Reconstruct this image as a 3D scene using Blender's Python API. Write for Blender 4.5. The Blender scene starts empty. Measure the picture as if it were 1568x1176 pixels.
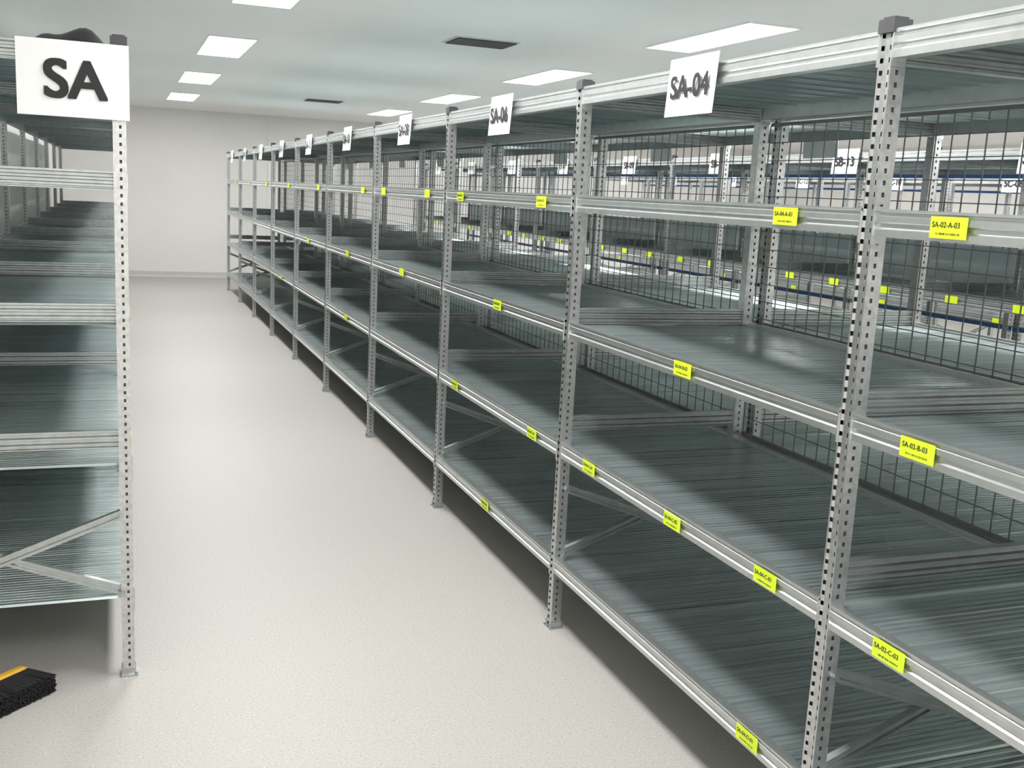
import bpy, math, random
from mathutils import Vector, Matrix
random.seed(3)
scene = bpy.context.scene
COL = scene.collection
try:
    scene.view_settings.view_transform = 'Standard'
    scene.view_settings.look = 'None'
except Exception: pass

# ------------------------------------------------------------ materials
def new_mat(name):
    m = bpy.data.materials.new(name); m.use_nodes = True
    nt = m.node_tree
    return m, nt, nt.nodes['Principled BSDF']

def simple(name, col, rough=0.5, metal=0.0, noise=0.0, nscale=20.0, bump=0.0):
    m, nt, b = new_mat(name)
    b.inputs['Roughness'].default_value = rough
    b.inputs['Metallic'].default_value = metal
    tc = nt.nodes.new('ShaderNodeTexCoord')
    n = nt.nodes.new('ShaderNodeTexNoise'); n.inputs['Scale'].default_value = nscale
    n.inputs['Detail'].default_value = 4
    nt.links.new(tc.outputs['Object'], n.inputs['Vector'])
    r = nt.nodes.new('ShaderNodeValToRGB')
    r.color_ramp.elements[0].position = .3; r.color_ramp.elements[1].position = .7
    r.color_ramp.elements[0].color = tuple(c*(1-noise) for c in col)+(1,)
    r.color_ramp.elements[1].color = tuple(min(1, c*(1+noise)) for c in col)+(1,)
    nt.links.new(n.outputs['Fac'], r.inputs['Fac'])
    nt.links.new(r.outputs['Color'], b.inputs['Base Color'])
    if bump:
        bp = nt.nodes.new('ShaderNodeBump'); bp.inputs['Strength'].default_value = bump
        bp.inputs['Distance'].default_value = .002
        nt.links.new(n.outputs['Fac'], bp.inputs['Height'])
        nt.links.new(bp.outputs['Normal'], b.inputs['Normal'])
    return m

M_galv = simple('galvanised_steel', (.60,.61,.61), .32, .9, .14, 60)
M_postshade= simple('upright_inner_shade', (.10,.10,.10), .6, .3, .1, 30)  # dark colour stands in for the shadow inside the posts
M_beam = simple('beam_steel', (.62,.645,.64), .34, .88, .06, 25)
M_tie  = simple('tie_steel', (.50,.53,.53), .32, .9, .10, 30)
M_mesh = simple('wire_mesh_steel', (.20,.21,.21), .4, .6, .05, 20)
M_panel= simple('back_sheet_steel', (.60,.66,.66), .5, .2, .05, 6)
M_cap  = simple('cap_plastic', (.06,.06,.065), .5, 0, .1)
M_wall = simple('wall_paint', (.88,.87,.845), .6, 0, .012, 2)
M_ceil = simple('ceiling_paint', (.93,.92,.91), .7, 0, .01, 2)
M_white= simple('sign_card', (.86,.87,.88), .45, 0, .01, 5)
M_black= simple('sign_ink', (.01,.01,.012), .5, 0, 0)
M_lab  = simple('label_yellow', (.72,.90,.03), .45, 0, .03, 15)
M_blue = simple('blue_edge', (.06,.20,.55), .4, 0, .05)
M_vent = simple('vent_dark', (.05,.05,.05), .6, 0, .1)
M_trim = simple('trim_grey', (.62,.62,.60), .5, 0, .02)
M_frame= simple('light_frame', (.85,.85,.85), .4, 0, .01)
M_orange=simple('brush_wood_yellow', (.75,.42,.03), .45, 0, .1, 30)
M_brist= simple('brush_bristle', (.012,.012,.013), .7, 0, .3, 80)
M_bag  = simple('black_plastic', (.012,.012,.014), .35, 0, .2, 20, .5)
M_diff, _nt, _b = new_mat('light_diffuser')
_b.inputs['Base Color'].default_value=(.9,.9,.9,1)
_b.inputs['Emission Color'].default_value=(1,.99,.97,1)
_b.inputs['Emission Strength'].default_value=9

def deck_mat():
    m, nt, b = new_mat('deck_ribbed_steel')
    b.inputs['Metallic'].default_value = .75
    tc = nt.nodes.new('ShaderNodeTexCoord')
    mp = nt.nodes.new('ShaderNodeMapping'); mp.inputs['Scale'].default_value = (.8, 75, 3)
    nt.links.new(tc.outputs['Object'], mp.inputs['Vector'])
    n = nt.nodes.new('ShaderNodeTexNoise'); n.inputs['Scale'].default_value = 1.0; n.inputs['Detail'].default_value = 3
    nt.links.new(mp.outputs['Vector'], n.inputs['Vector'])
    r = nt.nodes.new('ShaderNodeValToRGB')
    r.color_ramp.elements[0].position = .3; r.color_ramp.elements[1].position = .72
    r.color_ramp.elements[0].color = (.38,.45,.45,1)
    r.color_ramp.elements[1].color = (.60,.675,.675,1)
    nt.links.new(n.outputs['Fac'], r.inputs['Fac'])
    nt.links.new(r.outputs['Color'], b.inputs['Base Color'])
    rr = nt.nodes.new('ShaderNodeMapRange')
    rr.inputs['To Min'].default_value = .22; rr.inputs['To Max'].default_value = .38
    nt.links.new(n.outputs['Fac'], rr.inputs['Value'])
    nt.links.new(rr.outputs['Result'], b.inputs['Roughness'])
    bp = nt.nodes.new('ShaderNodeBump'); bp.inputs['Strength'].default_value = .55
    bp.inputs['Distance'].default_value = .002
    nt.links.new(n.outputs['Fac'], bp.inputs['Height'])
    nt.links.new(bp.outputs['Normal'], b.inputs['Normal'])
    return m
M_deck = deck_mat()

def floor_mat():
    m, nt, b = new_mat('vinyl_floor')
    tc = nt.nodes.new('ShaderNodeTexCoord')
    n = nt.nodes.new('ShaderNodeTexNoise'); n.inputs['Scale'].default_value = 130; n.inputs['Detail'].default_value = 2
    nt.links.new(tc.outputs['Object'], n.inputs['Vector'])
    r = nt.nodes.new('ShaderNodeValToRGB')
    e = r.color_ramp.elements
    e[0].position = .30; e[0].color = (.36,.345,.32,1)
    e[1].position = .42; e[1].color = (.462,.447,.42,1)
    x = e.new(.60); x.color = (.472,.457,.43,1)
    x = e.new(.70); x.color = (.56,.55,.53,1)
    nt.links.new(n.outputs['Fac'], r.inputs['Fac'])
    nt.links.new(r.outputs['Color'], b.inputs['Base Color'])
    b.inputs['Roughness'].default_value = .5
    b.inputs['Specular IOR Level'].default_value = .35
    return m
M_floor = floor_mat()

# ------------------------------------------------------------ mesh builder
class MB:
    def __init__(s): s.v=[]; s.f=[]
    def add(s, vs, fs):
        o=len(s.v); s.v.extend(vs); s.f.extend([tuple(i+o for i in f) for f in fs])
    def box(s, x0,x1,y0,y1,z0,z1):
        s.add([(x0,y0,z0),(x1,y0,z0),(x1,y1,z0),(x0,y1,z0),(x0,y0,z1),(x1,y0,z1),(x1,y1,z1),(x0,y1,z1)],
              [(0,3,2,1),(4,5,6,7),(0,1,5,4),(1,2,6,5),(2,3,7,6),(3,0,4,7)])
    def sweep(s, prof, a, b, ux, uz):
        a=Vector(a);b=Vector(b);ux=Vector(ux);uz=Vector(uz);n=len(prof)
        vs=[tuple(p+ux*u+uz*w) for p in (a,b) for (u,w) in prof]
        fs=[(i,(i+1)%n,n+(i+1)%n,n+i) for i in range(n)]
        fs.append(tuple(range(n-1,-1,-1))); fs.append(tuple(range(n,2*n)))
        s.add(vs,fs)
    def rod(s, a, b, r, n=4):
        a=Vector(a);b=Vector(b);d=(b-a).normalized()
        t=Vector((0,0,1)) if abs(d.z)<.9 else Vector((1,0,0))
        u=d.cross(t).normalized(); w=d.cross(u)
        s.sweep([(r*math.cos(2*math.pi*i/n+.785),r*math.sin(2*math.pi*i/n+.785)) for i in range(n)],a,b,u,w)
    def obj(s, name, mat, parent=None, smooth=False):
        me=bpy.data.meshes.new(name); me.from_pydata(s.v,[],s.f); me.update()
        import bmesh
        bm=bmesh.new(); bm.from_mesh(me); bmesh.ops.recalc_face_normals(bm, faces=bm.faces); bm.to_mesh(me); bm.free()
        me.materials.append(mat)
        if smooth:
            for p in me.polygons: p.use_smooth=True
        o=bpy.data.objects.new(name,me); COL.objects.link(o)
        if parent: o.parent=parent
        return o

def empty(name, loc=(0,0,0)):
    e=bpy.data.objects.new(name,None); e.empty_display_size=.2; e.location=loc
    COL.objects.link(e); return e

# ------------------------------------------------------------ rack
H=1.985; PW=.040; PD=.038; DEP=.76
LV=[.25,.692,1.136,1.58,1.945]     # beam centres
TIES=[.79,1.185,1.58,1.935]

def post_into(mb, ln, xc, yc, s):
    y0=yc-PW/2; y1=yc+PW/2
    pitch=.025; n=int(H/pitch)
    def sheet(us, holes, P):
        zs=[0]
        for k in range(n):
            zs += [k*pitch+.008, k*pitch+.018]
        zs.append(H)
        nu=len(us)
        vs=[P(u,z) for z in zs for u in us]
        fs=[]
        for j in range(len(zs)-1):
            for i in range(nu-1):
                if j%2==1 and i in holes: continue
                a=j*nu+i; fs.append((a,a+1,a+nu+1,a+nu))
        mb.add(vs,fs)
    us=[0,.005,.012,.028,.035,PW]
    sheet(us,{1,3},lambda u,z:(xc+(0.003*s if .011<u<.029 else 0),y0+u,z))
    uq=[0,.013,.020,PD]
    sheet(uq,{1},lambda u,z:(xc+s*u,y0,z))
    sheet(uq,{1},lambda u,z:(xc+s*u,y1,z))
    x1=xc+s*PD
    mb.add([(x1,y0,0),(x1,y1,0),(x1,y1,H),(x1,y0,H)],[(0,1,2,3)])
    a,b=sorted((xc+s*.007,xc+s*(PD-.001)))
    ln.box(a,b,y0+.004,y1-.004,.001,H-.001)  # dark box added inside the post so its holes show painted shade

def beam_prof(s, h=.058):
    k=h/2
    P=[(0,-k),(0,-.014),(.006,-.010),(.006,-.002),(0,.002),(0,.014),(.004,.017),(.004,.021),(-.002,.024),(-.002,k),(.012,k),(.012,k-.008),(.034,k-.008),(.034,-k)]
    return [(u*s,w) for u,w in P]

def make_rack(name, xf, s, ys, mesh=False, blue=False):
    root=empty(name,(xf,ys[0],0)); root_inv=Vector((-xf,-ys[0],0))
    def put(mb,nm,mat):
        o=mb.obj(nm,mat,root); o.matrix_parent_inverse=Matrix.Translation(root_inv); return o
    xb=xf+s*DEP
    up=MB(); ln=MB(); cap=MB(); ft=MB(); tie=MB(); bm=MB(); dk=MB(); ms=MB(); bl=MB(); pn=MB()
    for y in ys:
        post_into(up,ln,xf,y,s); post_into(up,ln,xb,y,-s)
        for (xo,d) in ((xf,s),(xb,-s)):
            a,b=sorted((xo-d*.006,xo+d*(PD+.003)))
            cap.box(a,b,y-PW/2-.004,y+PW/2+.004,H-.018,H+.010)
            cap.box(a+.006,b-.006,y-PW/2+.002,y+PW/2-.002,H+.010,H+.015)
            a,b=sorted((xo-d*.010,xo+d*(PD+.006)))
            ft.box(a,b,y-.030,y+.030,0,.005)
            ft.rod((xo-d*.004,y-.024,.004),(xo-d*.004,y-.024,.014),.005,6)
            a,b=sorted((xo-d*.003,xo+d*(PD+.003)))
            ft.box(a,b,y-PW/2-.003,y-PW/2,.005,.028)
            ft.box(a,b,y+PW/2,y+PW/2+.003,.005,.028)
        xa=xf+s*(PD-.005); xz=xb-s*(PD-.005)
        for z in TIES:
            prof=[(-.014,-.028),(.010,-.028),(.010,.028),(-.014,.028),(-.014,.022),(-.005,.019),(-.005,.011),(-.014,.008),(-.014,.002),(-.005,-.001),(-.005,-.009),(-.014,-.012),(-.014,-.018),(-.008,-.020),(-.008,-.023),(-.014,-.025)]
            tie.sweep(prof,(xa,y,z),(xz,y,z),(0,1,0),(0,0,1))
        cp=[(-.010,-.016),(.010,-.016),(.010,.016),(-.010,.016),(-.010,.006),(-.003,.004),(-.003,-.004),(-.010,-.006)]
        tie.sweep(cp,(xa,y-.009,.545),(xz,y-.009,.285),(0,1,0),(0,0,1))
        tie.sweep(cp,(xa,y+.012,.285),(xz,y+.012,.545),(0,1,0),(0,0,1))
        for z in (.545,.285):
            for xx in (xa,xz):
                tie.rod((xx,y-.03,z),(xx,y-.012,z),.009,6)
    for i in range(len(ys)-1):
        y0=ys[i]+PW/2; y1=ys[i+1]-PW/2
        for li,z in enumerate(LV):
            for (xo,d) in ((xf,s),(xb,-s)):
                bm.sweep(beam_prof(d),(xo,y0,z),(xo,y1,z),(1,0,0),(0,0,1))
                a,b=sorted((xo-d*.003,xo+d*.034))
                bm.box(a,b,y0,y0+.003,z-.045,z+.034); bm.box(a,b,y1-.003,y1,z-.045,z+.034)
            zt=z+.016
            npan=14; L=(ys[i+1]-ys[i]-.01); w=L/npan; yb=ys[i]+.005
            prof=[]
            g=.005
            for k in range(npan):
                o=yb+k*w
                prof+= [(o,-.007),(o+.004,0)]
                for q in (.20,.40,.60,.80):
                    prof+=[(o+w*(q-.055),0),(o+w*(q-.03),-g*.7),(o+w*(q+.03),-g*.7),(o+w*(q+.055),0)]
                prof+=[(o+w-.004,0),(o+w,-.007)]
            poly=[(p[0],zt+p[1]) for p in prof]
            xa=xf+s*.014; xz=xb-s*.014
            vs=[]; fs=[]
            for j,(yy,zz) in enumerate(poly):
                vs+=[(xa,yy,zz),(xz,yy,zz)]
                if j: fs.append((2*j-2,2*j-1,2*j+1,2*j))
            dk.add(vs,fs)
        if blue:
            for zb in (.93,1.865):
                bl.box(min(xb+s*.004,xb+s*.014),max(xb+s*.004,xb+s*.014),y0,y1,zb-.012,zb+.012)
            pn.box(min(xb+s*.004,xb+s*.010),max(xb+s*.004,xb+s*.010),y0,y1,1.17,1.42)
            for q in range(1,4):
                yq=y0+(y1-y0)*q/4
                pn.box(min(xb-s*.002,xb+s*.004),max(xb-s*.002,xb+s*.004),yq-.006,yq+.006,1.17,1.42)
        if mesh:
            xm=xb+s*.008
            z0=.73; z1=1.90
            nv=int((y1-y0)/.065)
            for k in range(nv+1):
                yy=y0+(y1-y0)*k/nv; ms.rod((xm,yy,z0),(xm,yy,z1),.0022)
            nh=int((z1-z0)/.062)
            for k in range(nh+1):
                zz=z0+(z1-z0)*k/nh; ms.rod((xm+s*.005,y0,zz),(xm+s*.005,y1,zz),.0022)
            for zz in (z0,z1):
                ms.box(min(xm,xm+s*.012),max(xm,xm+s*.012),y0,y1,zz-.006,zz+.006)
    put(up,'uprights',M_galv); put(ln,'upright_shade_fill',M_postshade); put(cap,'post_caps',M_cap); put(ft,'foot_plates',M_tie)
    put(tie,'frame_ties_and_braces',M_tie); put(bm,'shelf_beams',M_beam); put(dk,'ribbed_decks',M_deck)
    if mesh: put(ms,'wire_mesh_backs',M_mesh)
    if blue: put(bl,'blue_edge_strips',M_blue); put(pn,'back_sheets',M_panel)
    return root,root_inv,put

BAY=1.545
YS=[1.83+BAY*i for i in range(-1,10)]
FACE_NX=Matrix(((0,0,-1),(-1,0,0),(0,1,0)))
FACE_PX=Matrix(((0,0,1),(1,0,0),(0,1,0)))
FACE_NY=Matrix(((1,0,0),(0,0,-1),(0,1,0)))

def text(body,size,loc,rot3,parent=None,mat=M_black,bold=.0,name='lettering'):
    """printed lettering; weight built from closely stacked copies"""
    c=bpy.data.curves.new(name,'FONT'); c.body=body; c.size=size; c.align_x='CENTER'; c.align_y='CENTER'
    c.extrude=.0003; c.resolution_u=6
    c.materials.append(mat)
    offs=[(0,0)] if not bold else [(dx*bold,dy*bold) for dx in (-1,-.33,.33,1) for dy in (-.7,0,.7)]
    for k,(dx,dy) in enumerate(offs):
        o=bpy.data.objects.new(name,c); COL.objects.link(o)
        mw=Matrix.Translation(Vector(loc)+rot3@Vector((dx,dy,k*.00002)))@rot3.to_4x4()
        o.parent=parent; o.matrix_parent_inverse=Matrix.Identity(4)
        o.matrix_basis=Matrix.Translation(-parent.location)@mw

def labels_for(rackinfo, xf, s, items, near):
    root,inv,put=rackinfo
    mb=MB(); ink=MB()
    for (y,z,t) in items:
        x=xf-s*.0035; w=.048; h=.021
        a,b=sorted((x,x-s*.0012))
        dz=random.uniform(-.003,.003)
        mb.box(a,b,y-w,y+w,z-h+dz,z+h+dz)
        if t and near:
            text(t,.0155,(x-s*.0016,y+.006,z+dz+.005),FACE_NX if s>0 else FACE_PX,root,name='label_text')
            yy=y-.030
            while yy<y+.030:
                ww=random.choice((.0006,.0010,.0016))
                ink.box(min(x-s*.0012,x-s*.0016),max(x-s*.0012,x-s*.0016),yy,yy+ww,z+dz-.014,z+dz-.010)
                yy+=ww+random.choice((.0012,.002,.003))
    put(mb,'shelf_labels',M_lab)
    if near: put(ink,'label_barcodes',M_black)

r1=make_rack('metal_shelving_rack',1.5,1,YS,mesh=True)
items=[(1.59,1.58,'SA-02-A-03'),(2.12,1.58,'SA-04-A-01'),(3.67,1.58,'SA-06-A-01'),(4.67,1.58,'SA-06-A-03'),(5.23,1.58,''),(6.18,1.58,''),(6.75,1.58,''),
(1.60,1.136,'SA-02-B-03'),(2.54,1.136,'SA-04-B-02'),(4.10,1.136,'SA-06-B-02'),(5.7,1.136,''),(7.2,1.136,''),(8.8,1.136,''),
(1.61,.69,'SA-02-C-03'),(2.06,.69,'SA-04-C-01'),(2.53,.69,'SA-04-C-02'),(3.11,.69,'SA-04-C-03'),(3.64,.69,'SA-06-C-01'),(4.64,.69,'SA-06-C-03'),(7.2,.69,''),(10.3,.69,''),
(2.07,.25,'SA-04-D-01'),(4.14,.25,'SA-06-D-02')]
for k in range(5,10):
    items.append((YS[k]+.35,1.58,''))
labels_for(r1,1.5,1,items,True)
r2=make_rack('metal_shelving_rack',1.5+DEP*2+.05,-1,YS)
r3=make_rack('metal_shelving_rack',4.45,1,YS,blue=True)
it=[]
for i in range(len(YS)-1):
    for d in (.28,.77,1.26):
        it.append((YS[i]+d,1.136,''))
        if random.random()<.7: it.append((YS[i]+d,1.58,''))
    it.append((YS[i]+.77,.69,''))
labels_for(r3,4.45,1,it,False)
r4=make_rack('metal_shelving_rack',4.45+DEP*2+.05,-1,YS)
r5=make_rack('metal_shelving_rack',7.5,1,YS,blue=True)
labels_for(r5,7.5,1,it,False)
YL=[3.372+BAY*i for i in range(0,9)]
r6=make_rack('metal_shelving_rack',.03,-1,YL)
labels_for(r6,.03,-1,[(YL[i]+.4,z,'') for i in range(8) for z in (1.58,1.136,.69)],False)

# ------------------------------------------------------------ signs
def bay_sign(txt,x,y,s,z0=1.84,z1=2.0,w=.26):
    root=empty('bay_number_sign',(x,y,(z0+z1)/2))
    mb=MB()
    hz=(z1-z0)/2
    vs=[];fs=[];n=6
    for k in range(n+1):
        t=k/n; zz=hz-2*hz*t; xx=-s*(.004+.010*t)
        vs+=[(xx,-w/2,zz),(xx,w/2,zz),(xx-s*.001,-w/2,zz),(xx-s*.001,w/2,zz)]
        if k:
            o=4*k;p=o-4
            fs+=[(p,p+1,o+1,o),(p+2,o+2,o+3,p+3),(p,o,o+2,p+2),(p+1,p+3,o+3,o+1)]
    fs+=[(0,2,3,1),(4*n,4*n+1,4*n+3,4*n+2)]
    mb.add(vs,fs); c=mb.obj('card',M_white,root)
    # lettering just proud of the card everywhere (card leans out at the bottom)
    text(txt,.085,(x-s*.0158,y,(z0+z1)/2-.004),FACE_NX if s>0 else FACE_PX,root,bold=.0024 if y<9 else 0)
for i in range(1,len(YS)-1):
    bay_sign('SA-%02d'%(2+2*i),1.497,YS[i]+BAY/2,1)
for i in range(1,len(YS)-1):
    bay_sign('SA-%02d'%(1+2*i),1.5+DEP*2+.053,YS[i]+BAY/2,-1)
for i in range(1,len(YS)-1):
    bay_sign('SB-%02d'%(max(1,19-2*i)),4.447,YS[i]+BAY/2,1)
for i in range(1,len(YS)-1):
    bay_sign('SC-%02d'%(2*i),7.497,YS[i]+BAY/2,1)

root=empty('aisle_sign',(-.110,3.335,1.862))
mb=MB(); n=8; vs=[];fs=[]; W=.300;HH=.212
for k in range(n+1):
    u=-W/2+W*k/n; yy=-.004*math.sin(math.pi*k/n)
    vs+=[(u,yy,-HH/2),(u,yy,HH/2),(u,yy+.0015,-HH/2),(u,yy+.0015,HH/2)]
    if k:
        o=4*k;p=o-4; fs+=[(p,o,o+1,p+1),(p+2,p+3,o+3,o+2),(p,p+2,o+2,o),(p+1,o+1,o+3,p+3)]
fs+=[(0,1,3,2),(4*n,4*n+2,4*n+3,4*n+1)]
mb.add(vs,fs); mb.obj('card',M_white,root)
text('SA',.150,(-.107,3.335-.0065,1.855),FACE_NY,root,bold=.0042)

# ------------------------------------------------------------ black bag
def bag():
    mb=MB(); nx,ny=14,10; vs=[];fs=[]
    for j in range(ny+1):
        for i in range(nx+1):
            u=i/nx; v=j/ny
            e=min(1,4*min(u,1-u))*min(1,4*min(v,1-v))
            z=.045*e*(.7+.3*math.sin(u*7+v*3))+.040*math.exp(-((u-.65)**2+(v-.3)**2)*18)
            vs.append((-.25+.24*u,3.44+.22*v,1.9625+max(z,0)))
    for j in range(ny):
        for i in range(nx):
            a=j*(nx+1)+i; fs.append((a,a+1,a+nx+2,a+nx+1))
    mb.add(vs,fs); o=mb.obj('black_plastic_bag',M_bag,None,True)
    md=o.modifiers.new('solid','SOLIDIFY'); md.thickness=.002; md.offset=1
bag()

# ------------------------------------------------------------ floor brush
def brush():
    root=empty('floor_brush',(-.375,3.31,0))
    ax=Vector((-.73,-.68,0)).normalized(); br=Vector((.62,-.78,0)).normalized(); up=Vector((0,0,1))
    start=Vector((.085,.06,.04))
    mb=MB()
    prof=[(-.028,-.022),(.004,-.026),(.012,-.020),(.012,.020),(.004,.026),(-.016,.024),(-.028,.014)]
    for t0,t1,k0,k1 in ((0,.015,.7,1),(.015,.30,1,1),(.30,.32,1,.6)):
        a=start+ax*t0;b=start+ax*t1;n=len(prof)
        vs=[tuple(a+br*u*k0+up*w*k0) for u,w in prof]+[tuple(b+br*u*k1+up*w*k1) for u,w in prof]
        fs=[(i,(i+1)%n,n+(i+1)%n,n+i) for i in range(n)]+[tuple(range(n-1,-1,-1)),tuple(range(n,2*n))]
        mb.add(vs,fs)
    mb.obj('block',M_orange,root)
    mb=MB()
    for k in range(70):
        for q in range(12):
            t=.006+.306*k/69; w=-.018+.036*q/11
            a=start+ax*t+br*.010+up*w
            L=.104+random.uniform(-.004,.004)
            b=a+br*L+up*(w*.5-.010+random.uniform(-.002,.002))+ax*((t-.16)*.16+random.uniform(-.002,.002))
            b.z=max(b.z,.004)
            mb.rod(a,b,.0027,5)
    mb.obj('bristles',M_brist,root)
    mb=MB(); a=start+ax*.31; mb.rod(a,a+ax*.07,.016,10); mb.rod(a+ax*.07,a+ax*.19,.012,10)
    mb.obj('handle',M_orange,root)
brush()

# ------------------------------------------------------------ room
X0,X1,Y0,Y1,ZC=-.86,12.2,-4.2,17.8,2.67
def shell(name,mat,*b):
    mb=MB(); mb.box(*b); return mb.obj(name,mat)
shell('floor',M_floor,X0-.1,X1+.1,Y0-.1,Y1+.1,-.1,0)
shell('ceiling',M_ceil,X0-.1,X1+.1,Y0-.1,Y1+.1,ZC,ZC+.1)
shell('wall_left',M_wall,X0-.1,X0,Y0,Y1,0,ZC)
shell('wall_right',M_wall,X1,X1+.1,Y0,Y1,0,ZC)
shell('wall_back',M_wall,X0,X1,Y1,Y1+.1,0,ZC)
shell('wall_front',M_wall,X0,X1,Y0-.1,Y0,0,ZC)
def skirting():
    mb=MB(); prof=[(0,0),(.020,0),(.012,.012),(.006,.03),(.004,.085),(0,.09)]
    mb.sweep(prof,(X0,Y1,0),(X1,Y1,0),(0,-1,0),(0,0,1)); mb.obj('baseboard_back',M_trim)
    mb=MB(); mb.sweep(prof,(X0,Y0,0),(X0,Y1,0),(1,0,0),(0,0,1)); mb.obj('baseboard_left',M_trim)
    mb=MB(); mb.sweep(prof,(X1,Y0,0),(X1,Y1,0),(-1,0,0),(0,0,1)); mb.obj('baseboard_right',M_trim)
    mb=MB(); mb.box(2.34,2.365,Y1-.012,Y1,.09,ZC); mb.obj('trim_1',M_wall)
skirting()

LX=[.85,3.68,6.45,9.2]; LY=[-2.7,.25,3.2,6.15,9.1,12.05,15.0]
for x in LX:
    for y in LY:
        w,l=.175,.65
        mb=MB()
        z0,z1=ZC-.010,ZC
        mb.box(x-w-.012,x-w,y-l-.012,y+l+.012,z0,z1); mb.box(x+w,x+w+.012,y-l-.012,y+l+.012,z0,z1)
        mb.box(x-w,x+w,y-l-.012,y-l,z0,z1); mb.box(x-w,x+w,y+l,y+l+.012,z0,z1)
        root=mb.obj('ceiling_light',M_frame)
        mb=MB(); mb.box(x-w,x+w,y-l,y+l,ZC-.008,ZC-.001); mb.obj('diffuser',M_diff,root)
        ld=bpy.data.lights.new('fluorescent_panel','AREA'); ld.shape='RECTANGLE'; ld.size=w*1.9; ld.size_y=l*1.9
        ld.energy=41; ld.color=(1.0,.99,.98)
        lo=bpy.data.objects.new('fluorescent_panel',ld); lo.location=(x,y,ZC-.012); COL.objects.link(lo); lo.parent=root

for (x,y) in ((2.48,7.4),(2.52,13.8),(5.2,7.4),(5.2,13.8)):
    mb=MB(); w=.22;l=.16
    mb.box(x-w-.02,x+w+.02,y-l-.02,y+l+.02,ZC-.006,ZC)
    root=mb.obj('ceiling_vent',M_trim)
    mb=MB()
    for k in range(7):
        yy=y-l+2*l*(k+.5)/7
        mb.box(x-w,x+w,yy-.018,yy+.018,ZC-.014,ZC-.006)
    mb.obj('louvres',M_vent,root)

w=bpy.data.worlds.new('World'); scene.world=w; w.use_nodes=True
w.node_tree.nodes['Background'].inputs[0].default_value=(.5,.52,.55,1)
w.node_tree.nodes['Background'].inputs[1].default_value=.3

# ------------------------------------------------------------ camera
cd=bpy.data.cameras.new('camera'); cam=bpy.data.objects.new('camera',cd); COL.objects.link(cam)
cd.sensor_width=36; cd.lens=36*1585/1568; cd.clip_start=.05
F=Vector((.354,.9178,-.1799)).normalized()
U=Vector((.0173,.1859,.9824)); U=(U-F*U.dot(F)).normalized()
R=F.cross(U)
cam.matrix_world=Matrix(((R.x,U.x,-F.x,0),(R.y,U.y,-F.y,0),(R.z,U.z,-F.z,1.6),(0,0,0,1)))
scene.camera=cam
